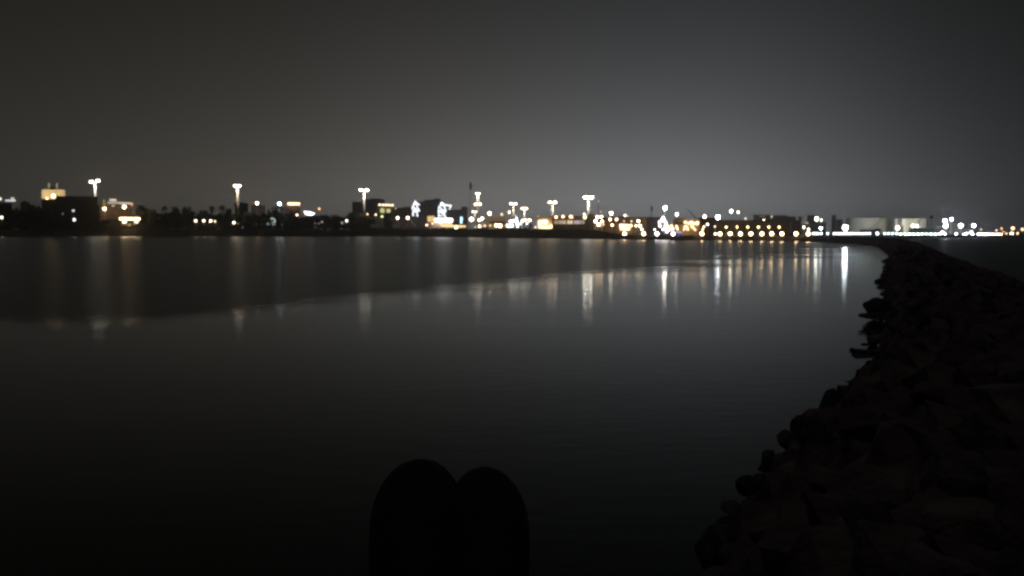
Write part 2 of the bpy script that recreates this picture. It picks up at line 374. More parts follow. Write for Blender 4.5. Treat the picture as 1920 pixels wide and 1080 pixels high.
for a in (
    (1122, 377, 400, 2, 'soft', 5, 'thin dim lamp post right of the brightest twin mast'),
    (1127, 397, 380, 3, 'soft', 1.2, 'faint small lamp above the ring of lamps'),
    (918, 400, 430, 7, 'soft', 50, 'bright lamp post left above the cream building'),
    (941, 402, 435, 5, 'warm', 6, 'dimmer lamp post right above the cream building'),
    (955, 398, 470, 5, 'soft', 20, 'flat small lamp post left of the cyan figure mast'),
    (967, 404, 440, 2.5, 'white', 3, 'tiny lamp right above the cyan lit figure'),
    (884, 411, 415, 8, 'white', 50, 'large round lamp at the foot of the dark flagpole'),
    (899, 412.5, 420, 5, 'soft', 50, 'left of two close lamps beside the cream building'),
    (904, 409.5, 425, 5, 'soft', 50, 'right of two close lamps beside the cream building'),
    (899, 424, 395, 5, 'warm', 40, 'low lamp on the bank below the two close lamps'),
    (891, 425, 396, 3, 'soft', 2, 'faint low lamp on the bank beside the flagpole'),
    (1009, 405, 400, 3, 'pink', 1.0, 'faint pinkish lamp above the lit entrance'),
    (1146, 400, 330, 6.5, 'white', 60, 'bright lamp post above the long brown roof, left one'),
    (1172, 404, 340, 3.5, 'soft', 40, 'left half of a close lamp pair above the long brown roof'),
    (1177, 406, 340, 3.5, 'soft', 40, 'right half of a close lamp pair above the long brown roof'),
    (1247, 390, 300, 7, 'white', 160, 'tall bright lamp post above the pyramid of lights'),
    (1269, 402, 310, 5.5, 'white', 60, 'lamp post above the orange lit arcade'),
    (1321, 406, 320, 6, 'soft', 60, 'lamp post on the roof line right of the arcade'),
    (1346.5, 407.5, 330, 8, 'cool', 160, 'large cool white floodlight glowing above the terrace building'),
    (1371, 396, 360, 6, 'white', 60, 'higher left lamp of two above the terrace building'),
    (1384, 398, 370, 4, 'white', 40, 'lower right lamp of two above the terrace building'),
    (1398, 410, 330, 4, 'soft', 4, 'dim lamp just above the terrace roof'),
    (1432, 414, 300, 6, 'soft', 70, 'lamp post standing before the dark blocks behind the terrace'),
    (1447, 406, 330, 4, 'soft', 1.2, 'pale dim lamp beside the dark blocks behind the terrace'),
    (1531, 410, 320, 7, 'white', 70, 'bright lamp above the pale facade left of the dark tower'),
    (1540, 412.5, 325, 3.5, 'white', 30, 'small lamp touching the bright one above the pale facade'),
    (1507, 426, 245, 4.5, 'white', 30, 'left lamp below the pale facade near the promenade end'),
    (1516, 430, 240, 4.5, 'soft', 30, 'lower lamp just above the last promenade globe'),
    (1539, 428, 250, 6, 'cool', 40, 'round cool lamp above the railing lights'),
    (1585, 427, 235, 11, 'cool', 150, 'biggest cool white floodlight mirrored as the longest streak'),
    (1683, 427, 300, 6, 'white', 110, 'lamp at the foot of the dark stair tower between the tanks'),
    (1712, 423, 380, 5, 'white', 90, 'left lamp of two in front of the pale tank'),
    (1719.5, 424, 380, 5, 'white', 90, 'right lamp of two in front of the pale tank'),
    (1772, 414, 380, 7, 'cool', 160, 'upper of the stacked dock floodlights right of the tanks'),
    (1773, 423, 380, 8, 'cool', 160, 'lower of the stacked dock floodlights right of the tanks'),
    (1784, 411, 400, 6, 'cool', 80, 'flat dock floodlight highest beside the stacked pair'),
    (1801.5, 423, 390, 7, 'cool', 160, 'dock floodlight alone between the stacked pair and the last one'),
    (1825.5, 423, 390, 6, 'cool', 160, 'last cool dock floodlight before the orange lamps'),
    (1767, 390, 420, 3, 'cyan', .35, 'faint high lamp above the stacked dock floodlights'),
    (1791, 391, 420, 3, 'cyan', .2, 'faintest high lamp above the dock'),
    (1839.5, 430.5, 400, 6, 'soft', .8, 'dull lamp just right of the last dock floodlight'),
): lamp(*a, POSTS)
ORG_ = 'orange lamps at the far end of the shore'
for a in (
    (1878, 428.5, 420, 5, 'orange', 3, 'dim orange lamp, first of the far orange cluster'),
    (1899, 428, 420, 7, 'warm', 12, 'brightest orange lamp of the far cluster'),
    (1917, 430, 420, 6, 'warm', 7, 'orange lamp nearest the frame edge in the far cluster'),
    (1868.5, 432, 400, 4, 'pink', 4, 'pinkish lamp standing above the end of the bright dock strip'),
    (1881, 435, 415, 4, 'orange', 4, 'small low orange lamp under the dim orange one'),
    (1887, 438, 410, 4.5, 'warm', 4, 'low orange lamp left of the lowest bright one'),
    (1897, 438, 410, 7, 'warm', 20, 'lowest bright orange lamp of the far cluster'),
    (1908, 437.5, 410, 5, 'warm', 8, 'low orange lamp right of the lowest bright one'),
): lamp(*a, ORG_)
# promenade
ORD = 'first second third fourth fifth sixth seventh eighth ninth tenth eleventh twelfth thirteenth'.split()
for i, px in enumerate((1171, 1207, 1232, 1262, 1316, 1350, 1369, 1388, 1408, 1428.5, 1447, 1466, 1492.5, 1515.5)):
    lab = 'first large promenade globe, at the lit shop front' if i == 0 else 'last large promenade globe, where the cool railing lights begin' if i == 13 else f'{ORD[i]} large promenade globe lamp counted from the lit shop front'
    lamp(px, 438.3, lerp_tab(SHORE, px) + 5, 7.5, 'warm' if i != 2 and i != 3 else 'pink', 55, lab, 'large globe lamps on the promenade wall', 'globe_lamp')
lamp(1341.5, 438.5, 236, 4, 'soft', 40, 'small promenade lamp beside the sixth large globe', 'large globe lamps on the promenade wall', 'globe_lamp')
for i, px in enumerate((1361.5, 1382, 1402, 1422, 1441.5, 1461)):
    lamp(px, 425.8, 262, 4.6, 'amber', 22, f'{ORD[i]} amber lamp in the upper row before the terrace building', 'amber lamps in the upper row before the terrace', 'terrace_lamp')
RAIL = [1525, 1529, 1533, 1540, 1552] + [1564 + 4.9 * i for i in range(8)] + [1605 + 6.4 * i for i in range(5)] + [1645, 1659, 1666, 1673.5, 1681.5]
t0 = 'small cool lamp in the dense railing row before the tanks'
for px in RAIL:
    lamp(px, 437.8, lerp_tab(SHORE, px) + 5, 4.4 if px != 1645 else 6, 'cyan' if px > 1600 or 1528 < px < 1545 else 'cool', 19,
         t0 if px != 1645 else 'larger cool lamp standing alone in a gap of the railing row', 'small cool lamps of the railing row', 'railing_lamp', .05)
for px in [1689 + 8.1 * i for i in range(9)]:
    lamp(px, 439.2, 350, 5, 'mint', 34, 'pale green white lamp in the quay row below the pale tank', 'quay lamps below the pale tank', 'quay_lamp', .06)
for px, py, d, l in ((1762, 439, 5, 'left quay lamp of the clump under the stacked floodlights'), (1767, 436, 6, 'highest quay lamp of the clump under the stacked floodlights'),
                     (1772, 439, 4, 'right quay lamp of the clump under the stacked floodlights'), (1793, 438.5, 4.5, 'lone small quay lamp between the clump and the bright dock strip'),
                     (1806.5, 439, 3, 'tiny quay lamp at the left end of the bright mound'), (1812, 438, 5, 'left lamp of the bright mound on the quay'),
                     (1821, 436, 6, 'top lamp of the bright mound on the quay'), (1824, 440, 5, 'right lamp of the bright mound on the quay')):
    lamp(px, py, 352, d, 'violet', 40, l, 'lamps on the dock quay', 'quay_lamp', .06)
for i, px in enumerate([1835 + 4.6 * i for i in range(10)]):
    lamp(px, 440 + .1 * i, 354, 6.5, 'violet' if i < 6 else 'soft', 50, 'one lamp of the brilliant close packed strip at the quay end', 'close packed strip lamps at the quay end', 'quay_lamp', .06)
# left-hand small lamps
BANK = 'small lamps among the trees on the far bank'
for a in (
    (3, 407.5, 444, 6, 'soft', 14, 'lone bank lamp at the frame edge left of the dark block'),
    (367, 414, 440, 5.5, 'soft', 14, 'first of four bank lamps in a row under the trees'),
    (382, 414, 440, 5.5, 'soft', 14, 'second of four bank lamps in a row under the trees'),
    (395, 414.4, 440, 5.5, 'soft', 18, 'third of four bank lamps in a row under the trees'),
    (403, 415, 440, 4.5, 'soft', 6, 'last dimmer of four bank lamps in a row under the trees'),
    (438.5, 417.5, 440, 6, 'soft', 14, 'bank lamp under the twin mast above the trees'),
    (446, 419, 440, 3, 'white', .5, 'very faint lamp just right of the bank lamp under the mast'),
    (455, 426, 438, 4.5, 'white', .5, 'faint low lamp on the bank left of the white numeral'),
    (480.5, 421, 438, 3, 'white', .22, 'barely lit dot on the bank left of the white numeral'),
    (529, 421.5, 437, 3.5, 'white', .22, 'barely lit dot on the bank right of the white numeral'),
    (590.5, 419, 434, 3.5, 'violet', .25, 'left dim dot of the sparse cluster below the violet billboard'),
    (597.5, 419, 434, 4, 'violet', .3, 'middle dim dot of the sparse cluster below the violet billboard'),
    (604, 416, 434, 4.5, 'white', .4, 'right dim dot of the sparse cluster below the violet billboard'),
    (593.5, 426, 433, 4, 'white', .45, 'lowest dim dot of the sparse cluster below the violet billboard'),
    (482, 381, 500, 6.5, 'warm', 40, 'warm lamp above the tree belt right of the twin mast'),
    (524, 382, 500, 7, 'cool', 60, 'cool white lamp above the trees left of the rooftop strip sign'),
    (557, 403, 490, 4.5, 'warm', 16, 'small warm lamp below the rooftop strip sign'),
    (598.5, 391.5, 490, 5, 'orange', 7, 'orange lamp right of the violet billboard'),
    (603, 416, 436, 4, 'white', .35, 'faint low lamp at the foot of the right hand trees'),
    (641.5, 418, 434, 5, 'white', .8, 'dim bank lamp beside the brighter one left of the hotel'),
    (650, 414, 434, 6, 'white', 8, 'bank lamp under the dark trees left of the hotel'),
    (689, 401.5, 452, 4, 'warm', 9, 'small lamp at the mast foot left of the hotel'),
    (704.5, 402.5, 452, 4.5, 'soft', 9, 'small lamp on the hotel corner above the mauve wall'),
    (716.5, 406, 450, 6, 'lime', 2, 'greenish lamp left of the tree before the hotel'),
    (745.5, 408.5, 452, 6, 'soft', 22, 'left of two warm lamps on the mauve wall'),
    (764.5, 408.5, 452, 6.5, 'warm', 24, 'right of two warm lamps on the mauve wall'),
    (800, 422, 410, 4.5, 'warm', 14, 'small lamp at the left foot of the bright restaurant'),
    (811, 419, 412, 4, 'warm', 10, 'small leaning lamp before the bright restaurant'),
    (855.5, 427, 400, 6, 'soft', 30, 'lamp on the lower bright strip near the flagpole'),
    (958, 415.5, 390, 8, 'soft', 30, 'wide warm lamp left of the cyan lit figure'),
    (980, 414, 388, 6, 'white', 40, 'largest lamp right of the cyan lit figure'),
    (985.5, 412.5, 392, 4, 'soft', 30, 'middle small lamp right of the cyan lit figure'),
    (993, 413, 390, 5.5, 'soft', 40, 'outer lamp right of the cyan lit figure'),
    (988, 419, 382, 3.5, 'white', 20, 'low tiny lamp right of the cyan lit figure'),
    (976, 419.5, 380, 4.5, 'cool', 14, 'pale low lamp touching the cyan lit figure'),
    (964, 414, 386, 6, 'cool', 20, 'cool lamp touching the left of the cyan lit figure'),
    (1004, 426, 350, 4, 'pink', 4, 'small pinkish lamp left of the lit entrance'),
    (1120, 407, 320, 6.5, 'warm', 40, 'upper left lamp of the ring right of the brown building'),
    (1127.5, 406.5, 320, 5.5, 'warm', 40, 'upper right lamp of the ring right of the brown building'),
    (1116.5, 415, 318, 6, 'warm', 40, 'left lamp of the ring right of the brown building'),
    (1122.5, 421, 316, 7, 'warm', 50, 'lowest lamp of the ring right of the brown building'),
    (1129, 415, 318, 5.5, 'warm', 40, 'right lamp of the ring right of the brown building'),
    (1133.5, 421, 316, 5.5, 'warm', 36, 'outer low lamp of the ring right of the brown building'),
    (1144, 411.5, 300, 5, 'warm', 36, 'left of two lamps on the brown facade beside the shop'),
    (1156, 411.5, 300, 5, 'warm', 36, 'right of two lamps on the brown facade beside the shop'),
    (1148, 422, 298, 5, 'warm', 30, 'low lamp under the two on the brown facade'),
    (1170, 414.5, 300, 3.5, 'soft', 1.5, 'dull lamp just above the lit shop front'),
    (1184, 415, 300, 4, 'soft', 3, 'dull lamp right above the lit shop front'),
    (1197, 414.5, 300, 5.5, 'soft', 40, 'bright lamp right of the lit shop front'),
    (1192.5, 423, 295, 4.5, 'warm', 30, 'left of two lamps beside the lit shop front'),
    (1200, 423.5, 295, 5.5, 'soft', 36, 'right of two lamps beside the lit shop front'),
    (1203.5, 430, 290, 4.5, 'soft', 30, 'low lamp above the second promenade globe'),
    (1326.5, 420.5, 280, 4.5, 'soft', 30, 'lamp right of the arcade, upper one'),
    (1320, 425, 278, 4, 'warm', 20, 'lamp right of the arcade, middle one'),
    (1317.5, 430, 276, 4, 'warm', 20, 'lamp right of the arcade just over the fifth globe'),
    (1340.5, 425, 275, 4, 'soft', 8, 'dull lamp at the left end of the terrace building'),
): lamp(*a, BANK, 'garden_lamp', .06)
# ------------------------------------------------------------------ buildings
def building(name, label, Y, blocks, mat, depth=14, windows=(), roof_lamps=(), par=.5, group=None, base=None, roofmat='dark', cat='building'):
    """blocks: (x0, x1, ytop[, ybottom]) measured in the photo at distance Y; each block is a wall part with a parapet"""
    cx = sum(b[0] + b[1] for b in blocks) / (2 * len(blocks)); c = P(cx, YH, Y)
    gz = land_z(c.x, c.y + .01) - .3 if base is None else P(cx, base, Y).z
    t = thing(name, label, cat, (c.x, Y, gz), group)
    for k, b in enumerate(blocks):
        x0, x1 = P(b[0], YH, Y).x, P(b[1], YH, Y).x; zt = P(cx, b[2], Y).z
        zb = gz if len(b) < 4 else P(cx, b[3], Y).z
        dk = k * .15; nm = 'wall' if k == 0 else 'wing'
        w = part(nm, MB().box((x0, Y + dk, zb), (x1, Y + depth - dk, zt)), MT[mat], t)
        if par:
            part('parapet', MB().box((x0 - .2, Y + dk - .2, zt + .002), (x1 + .2, Y + depth - dk + .2, zt + par * .5)), MT[roofmat if roofmat != 'same' else mat], w)
    for (a, b, y0, y1, tint, L_) in windows:
        p, q = P(a, y1, Y), P(b, y0, Y)
        w = part('window', MB().box((p.x, Y - .10, p.z), (q.x, Y - .02, q.z)), glow(tint, L_) if tint else MT['dark'], t)
        part('frame', MB().box((p.x - .15, Y - .14, p.z - .2), (q.x + .15, Y - .02, p.z - .005)), MT['dark'], w)
    for (a, y_, d, tint, L_) in roof_lamps:
        part('roof_lamp', MB().sphere(P(a, y_, Y - 1.2), M(d * .42, Y)), glow(tint, min(L_, 1 + L_ * .15)), t, True)
    th = math.atan2(c.x, Y)                      # every house faces the water
    t.rotation_euler.z = -th; t.scale.x = math.cos(th)
    return t
def slab(parent, name, x0, x1, y0, y1, Y, dep, mat):
    p, q = P(x0, y1, Y), P(x1, y0, Y)
    return part(name, MB().box((p.x, Y, p.z), (q.x, Y + dep, q.z)), mat, parent)
# far left
t = building('low_building', 'low dark building with a white lit roof canopy at the frame edge', 500, [(-30, 24, 381)], 'black')
slab(t, 'canopy', 8, 27.5, 374, 377, 499, 4, glow('cool', .9)); slab(t, 'canopy', 19, 25.5, 369.5, 373.8, 499.2, 3, glow('white', .7)); slab(t, 'canopy', -8, 2, 370, 375, 499.4, 3, glow('white', 1.2))
building('low_building', 'dim grey low house left of the cream floodlit palace', 560, [(40, 58, 380), (45, 52, 377.5)], 'grey')
building('low_building', 'dark low block hiding the foot of the cream floodlit palace', 598, [(80, 112, 374)], 'black', 6)
t = building('palace', 'cream floodlit building with two small turrets rising behind the dark block', 620, [(80.5, 124, 357)], 'cream', 18, par=1.2, roofmat='same')
for px in (97.5, 112.5):
    c = P(px, 357, 624); tp = P(px, 346.5, 624)
    tw = part('turret', MB().tube([c, (c.x, c.y, tp.z)], .85, 10), MT['pale'], t, True)
    part('dome', MB().sphere((c.x, c.y, tp.z), 1.0, sc=(1, 1, 1.3)), MT['pale'], tw, True)
c = P(105, 356.5, 626); tp = P(105, 349, 626); w = M(16, 626)
part('gable_roof', MB().add([(c.x - w, 622, c.z), (c.x + w, 622, c.z), (c.x + w, 634, c.z), (c.x - w, 634, c.z), (c.x, 628, tp.z)], [(0, 1, 4), (1, 2, 4), (2, 3, 4), (3, 0, 4), (3, 2, 1, 0)]), MT['sand'], t)
lamp(100, 367.5, 606, 8, 'soft', 20, 'wide amber floodlight at the foot of the cream palace', 'floodlights', 'floodlight')
lamp(88, 372, 602, 4, 'amber', 20, 'small amber floodlight left of the wide one before the palace', 'floodlights', 'floodlight')
lamp(117, 372, 602, 4, 'amber', 20, 'small amber floodlight right of the wide one before the palace', 'floodlights', 'floodlight')
for px in (88, 102, 116): flood(P(px, 371, 607), P(px, 361, 620), 5200, 130, .5, (1, .82, .5), .8)
building('block_building', 'black windowed block with a flat roof in front of the tallest mast', 456, [(107, 185, 368.5), (100, 110, 383), (183, 189, 385), (96, 104, 402)], 'black', 20,
         [(135.5, 139.5, 393, 397, 'cool', 1.1), (137, 141.5, 409.5, 414.5, 'cool', 2.6), (116.5, 119.5, 399.5, 402.5, 'white', .18), (136.5, 140, 402, 405, 'warm', .03)])
t = building('villa', 'brown villa with stepped white lit roof canopies right of the dark block', 490, [(190, 248, 385), (200, 226, 380)], 'brown', 16)
slab(t, 'canopy', 204, 216.5, 373, 376.5, 489, 4, glow('soft', 1.0)); slab(t, 'canopy', 199, 222, 378.2, 382, 488, 5, glow('white', .5))
slab(t, 'canopy', 222.5, 242, 379, 382.5, 488.2, 5, glow('soft', .8)); slab(t, 'canopy', 242.5, 247, 379.5, 385, 488.4, 5, glow('orange', 1.0))
slab(t, 'pillar', 191.5, 195.5, 375, 385, 488.6, 1, MT['pale']); slab(t, 'canopy', 208, 213, 384.5, 387, 488.8, 1.5, glow('soft', .7))
lamp(196, 391.5, 484, 7, 'warm', 40, 'left warm lamp lighting the brown villa front', BANK, 'garden_lamp', .06)
lamp(233, 388, 484, 7.5, 'warm', 40, 'right warm lamp lighting the brown villa front', BANK, 'garden_lamp', .06)
lamp(217, 399.5, 480, 3, 'pink', .3, 'very dim dot under the brown villa canopies', BANK, 'garden_lamp', .06)
c = P(240, 430, 447)
t = thing('kiosk', 'brilliant white lit canopy on two short legs at the water below the villa', 'kiosk', (c.x, 447, land_z(c.x, 447.0)))
slab(t, 'canopy', 224, 253, 408, 412.2, 446, 6, glow('warm', 8))
for px in (232.5, 255): slab(t, 'lit_leg', px - 3, px + 2.5, 412.6, 418.5, 446, 1, glow('warm', 5))
for px in (226, 252): slab(t, 'post', px - .4, px + .4, 412.4, 432, 451, .2, MT['dark'])
slab(t, 'counter', 226, 253, 420, 432, 448.5, 2, MT['cream'])
building('flat_roofed_house', 'dark flat roofed house at the foot of the twin mast above the trees', 520, [(441, 466, 382), (446, 460, 380.5)], 'black')
building('grey_house', 'grey house faintly lit under the warm lamp right of the mast', 510, [(472, 498, 386), (480, 490, 383.5)], 'grey')
building('grey_house', 'grey house faintly lit under the cool white lamp', 510, [(510, 534, 389)], 'grey')
t = building('shop_building', 'dark building with a long glowing strip sign along its roof', 520, [(535, 563, 384), (540, 560, 388)], 'brown')
slab(t, 'strip_sign', 538, 561, 380, 384.2, 518.5, 1, glow('warm', 4))
c = P(579, 430, 496)
t = thing('billboard', 'violet white glowing billboard just above the dark trees', 'billboard', (c.x, 496, land_z(c.x, 496)))
pts = [P(569, 396, 496), P(580, 396.5, 496), P(590, 399.5, 496), P(588, 402.5, 496), P(582, 404, 496), P(573, 402.5, 496)]
mb = MB().rings([[p for p in pts], [p + Vector((0, .4, 0)) for p in pts]]); part('panel', mb, glow('violet', 4), t)
part('post', MB().tube([P(579, 404, 496.2), (c.x, 496.2, land_z(c.x, 496))], .2), MT['dark'], t)
# white numeral sign
c = P(508, 424, 437)
t = thing('numeral_sign', 'small white lit numeral two with a wedge mark beside it on the bank', 'sign', (c.x, 437, land_z(c.x, 437)))
q = lambda l: [P(a, b, 437) for a, b in l]
part('numeral', MB().tube(q([(507.5, 410.5), (510.5, 409.2), (514, 411), (516, 414.5), (514.5, 417.5), (510.5, 417.2), (509, 418.8), (511.5, 420.8), (516.5, 421.5)]), M(1.25, 437)), glow('mint', .62), t)
w = q([(498.5, 421.5), (501.5, 417.2), (506.5, 421.8)])
part('wedge_mark', MB().rings([w, [p + Vector((0, .3, 0)) for p in w]]), glow('mint', .34), t)
part('board', MB().box(tuple(P(497, 425, 437.6)), tuple(P(519, 407.5, 437.9))), MT['black'], t)
for px in (501, 515): slab(t, 'leg', px - .4, px + .4, 425, 436, 437.6, .3, MT['dark'])
# flats, hotel
building('grey_flats', 'grey flats in two heights behind the twin mast left of the hotel', 900, [(684, 722, 374.5), (661, 690, 379), (695, 716, 372.5)], 'grey')
building('hotel', 'hotel with five yellow roof lights over two greenish windows', 500, [(704, 744, 389), (708, 740, 386.5)], 'brown', 14,
         [(713, 721, 390.5, 399, 'lime', .75), (724.5, 732, 391.5, 398.5, 'lime', .75)],
         [(711.5 + 5.9 * i, 384 + .2 * i, 5, 'soft', 14) for i in range(5)] + [(741.5, 390.5, 4, 'soft', .5)])
building('mauve_pavilion', 'long low mauve wall lit by lamps below the hotel', 466, [(690, 802, 406)], 'purple', 8, par=.3)
c = P(774, 420, 452)
p = [P(766, 411, 451), P(769, 411, 451), P(781, 425.5, 451), P(777.5, 425.5, 451)]
solo('ramp', MB().rings([p, [v + Vector((0, 2, 0)) for v in p]]), MT['pale'], 'pale slanting ramp below the right warm lamp on the mauve wall', 'ramp', c)
for x0, x1, l in ((694, 709, 'pale low kerb wall catching light below the grey flats'), (735, 750, 'pale low kerb wall below the left warm lamp')):
    c = P((x0 + x1) / 2, 424, 446)
    g = MB().box(tuple(P(x0, 427, 446)), tuple(P(x1, 419.5, 447)))
    solo('kerb_wall', g, MT['pale'], l, 'low wall', c)
building('dark_block', 'dark plain block between the hotel and the first white light sculpture', 560, [(741, 774, 390.5), (755, 770, 388.5)], 'purple')
building('dark_tower_block', 'tall dark block with a raised roof hut between the two light sculptures', 950, [(795, 826, 375), (783, 797, 378.5), (813, 825.5, 372.8)], 'grey')
building('slate_building', 'slate dark building with a stair tower left of the dark flag', 520, [(838, 877, 394), (865, 877, 388.5)], 'blue')
# light sculptures
def sculpture(label, strokes, dots, Y, L_, base):
    c = P(base[0], base[1], Y); t = thing('light_sculpture', label, 'light sculpture', (c.x, Y, land_z(c.x, Y)), 'white light sculptures above the bank')
    L_ *= 1.3
    for pts, w in strokes: part('lit_tube', MB().tube([P(a, b, Y) for a, b in pts], M(w, Y)), glow('cool', L_), t, True)
    for a, b, d in dots: part('lit_dome', MB().sphere(P(a, b, Y), M(d / 2, Y)), glow('cool', L_ * 1.6), t, True)
    for dx in (-3, 3): part('support', MB().tube([P(base[0] + dx, base[1] - 1, Y), (P(base[0] + dx, 430, Y).x, Y, land_z(c.x, Y))], .12), MT['dark'], t)
sculpture('white light sculpture with two legs and a short beak above the mauve wall',
          [([(778.5, 375.5), (778.5, 379)], .5), ([(780, 380.5), (787, 384.2)], 1.1), ([(776.5, 382), (773.5, 388), (773, 394)], 1.0), ([(781, 384), (783.5, 391), (787, 396)], 1.1),
           ([(774, 386), (778, 390.5), (784.5, 397)], .8), ([(777, 394), (774.2, 399), (774.5, 405)], 1.2), ([(780, 395), (782, 400), (782.8, 406)], 1.1)], [(778.5, 381, 5), (778.5, 394.5, 5)], 446, 1.7, (778, 406))
sculpture('white light sculpture with a long spout standing on the bright restaurant',
          [([(824, 385), (822.3, 393), (822.8, 408)], 1.0), ([(831, 384), (834, 390), (836, 396), (832.5, 399)], 1.1), ([(832, 383.5), (839, 385), (846.5, 385.5)], 1.2), ([(845.5, 386), (842.5, 393)], .9),
           ([(824, 388), (829, 393), (835, 396.5)], .8), ([(823, 395.5), (829, 398), (833, 398)], .9), ([(824, 403), (828.5, 405.5), (832, 401)], .7), ([(832, 399), (833.5, 404), (836.5, 409)], 1.1)], [(828.5, 382.5, 6), (828, 397, 5.5)], 428, 1.7, (829, 408))
# restaurant
t = building('restaurant', 'glowing restaurant with a brilliant canopy band under the spouted sculpture', 422, [(801, 848, 416.5)], 'cream', 8, par=0)
slab(t, 'canopy', 801, 814, 405, 415.5, 420.5, 5, glow('amber', .95)); slab(t, 'canopy', 814.3, 848, 409.5, 415.8, 420, 5, glow('pink', 6))
c = P(848, 427, 402)
t = thing('lit_terrace', 'long yellow white lit terrace strip below the bright restaurant', 'terrace', (c.x, 402, land_z(c.x, 402)))
pp = [P(823, 420.8, 402), P(873, 422.5, 402), P(873, 426.5, 402), P(830, 425.2, 402)]
part('lit_front', MB().rings([pp, [v + Vector((0, 2, 0)) for v in pp]]), glow('amber', 1.6), t)
slab(t, 'deck', 822, 874, 427.2, 431, 402, 4, MT['cream'])
c = P(865, 422, 412)
t = thing('panel_sign', 'narrow sky blue lit panel before the slate building', 'panel sign', (c.x, 412, land_z(c.x, 412)))
slab(t, 'panel', 863, 866.5, 406.5, 419, 412, .5, glow('sky', 2.4)); slab(t, 'arm', 866.6, 868, 408, 413, 412, .5, glow('sky', 1.4)); slab(t, 'post', 864.4, 865.2, 419.2, 434, 412.1, .3, MT['dark'])
# flags
for px, y0, y1, Y, w, l in ((881, 342, 355, 425, 4.5, 'tall dark flagpole with a drooping dark flag left of the stacked masts'), (1221, 385.5, 396, 330, 3, 'small dark flag on a pole left of the pyramid of lights')):
    c = P(px, 430, Y); bz = land_z(c.x, Y); t = thing('flagpole', l, 'flagpole', (c.x, Y, bz), 'flagpoles')
    part('pole', MB().tube([(c.x, Y, bz), (c.x, Y, P(px, y0 - 1.5, Y).z)], [.14, .08]), MT['grey'], t, True)
    rs = []
    for i in range(9):
        yy = y0 + (y1 - y0) * i / 8; ww = w * (.5 + .5 * math.sin(min(1, i / 3) * 1.57)) * (1 - .25 * i / 8)
        a0, b0 = P(px - .2 + .3 * math.sin(i), yy, Y - .3), P(px + ww, yy + .8, Y - .3)
        rs.append([a0, b0 + Vector((0, .25 * math.sin(i * 1.9), 0)), b0 + Vector((0, .1 + .25 * math.sin(i * 1.9), 0)), a0 + Vector((0, .1, 0))])
    part('flag', MB().rings(rs), MT['black'], t)
# cream building and neighbours
building('cream_building', 'cream lit building with a dark window band below two lamp posts', 402, [(915, 948, 408), (908, 918, 413)], 'cream', 10, [(918, 948, 414.8, 418.2, None, 0)], par=.5, roofmat='same')
for px, py, d, L_, l in ((909, 423, 5, 5, 'left low lamp at the cream building foot'), (919, 423, 4, 5, 'second low lamp at the cream building foot'), (930.5, 422.5, 7, 30, 'wide left lamp at the cream building foot'), (937.5, 423.2, 8, 34, 'wide right lamp at the cream building foot')):
    lamp(px, py, 392, d, 'warm', L_, l, BANK, 'garden_lamp', .06)
c = P(956, 428, 384)
t = thing('market_stall', 'white glowing market stall left of the cyan lit figure', 'stall', (c.x, 384, land_z(c.x, 384)))
slab(t, 'lit_front', 949.5, 962, 420.5, 426, 384, 2, glow('pink', 5)); slab(t, 'awning', 948, 963, 418.6, 420.2, 383.5, 3, MT['pale']); slab(t, 'counter', 949, 962.4, 426.4, 431, 384, 2, MT['grey'])
c = P(969, 428, 380)
t = thing('light_column', 'tall cyan white lit column figure between the twin masts', 'light column', (c.x, 380, land_z(c.x, 380)))
part('shaft', MB().tube([P(970.5, 427, 380), P(969.5, 418, 380), P(968.5, 410, 380)], [M(1.2, 380), M(2.2, 380), M(1.6, 380)]), glow('cyan', 7), t, True)
part('head', MB().sphere(P(968.5, 408, 380), M(1.3, 380)), glow('cool', 5), t, True)
part('plinth', MB().tube([P(970.5, 427.2, 380), P(970.5, 434, 380)], .5), MT['grey'], t)
c = P(995, 424, 372)
pp = [P(989, 427, 372), P(1000, 427, 372), P(996, 417, 372), P(994.5, 417, 372)]
solo('tent', MB().rings([pp, [v + Vector((0, 5, 0)) for v in pp]]), MT['pale'], 'pale bluish tent right of the lamps beside the cyan figure', 'tent', c)
t = building('gatehouse', 'pale gatehouse with a brilliant entrance and awning left of the brown building', 352, [(1006, 1037, 407.5)], 'cream', 8, par=.4)
slab(t, 'sign_panel', 1015.5, 1026.5, 412.8, 419, 351.2, .5, glow('warm', 4.5)); slab(t, 'lit_pillar', 1010, 1014, 413.5, 427, 351, .6, glow('warm', 4.5))
slab(t, 'awning', 1014.4, 1033, 423.8, 427.8, 350, 2, glow('warm', 4.5)); slab(t, 'awning', 1033.2, 1037.5, 421.5, 427, 350.1, 2, glow('warm', 4.5))
lamp(1012.8, 431.5, 344, 5, 'warm', 40, 'low lamp on the bank under the brilliant entrance', BANK, 'garden_lamp', .06)
building('brown_building', 'long brown building with a row of pale lit windows and four roof lamps', 345, [(1035, 1106, 406), (1098, 1112, 402.5)], 'brown', 12,
         [(a, b, 413.3, 420, t_, l_ * 1.9) for a, b, t_, l_ in ((1039, 1043, 'warm', .22), (1043.6, 1046.5, 'warm', .26), (1048, 1052, 'soft', .26), (1052.6, 1056, 'soft', .28), (1056.6, 1060.5, 'soft', .34),
          (1063.5, 1068, 'soft', .46), (1068.6, 1074, 'soft', .46), (1076.3, 1081, 'pink', .26), (1081.6, 1085, 'pink', .31), (1085.6, 1089, 'pink', .24), (1089.6, 1092, 'pink', .16), (1092.8, 1095.5, 'soft', .26))],
         [(1043, 407, 5.5, 'warm', 30), (1056, 406, 5.5, 'warm', 34), (1070.5, 406, 6, 'warm', 36), (1074, 408, 3, 'warm', 14), (1097, 407, 6.5, 'warm', 44), (1096, 401.5, 4, 'white', 30), (1100.5, 403, 3, 'soft', 6)])
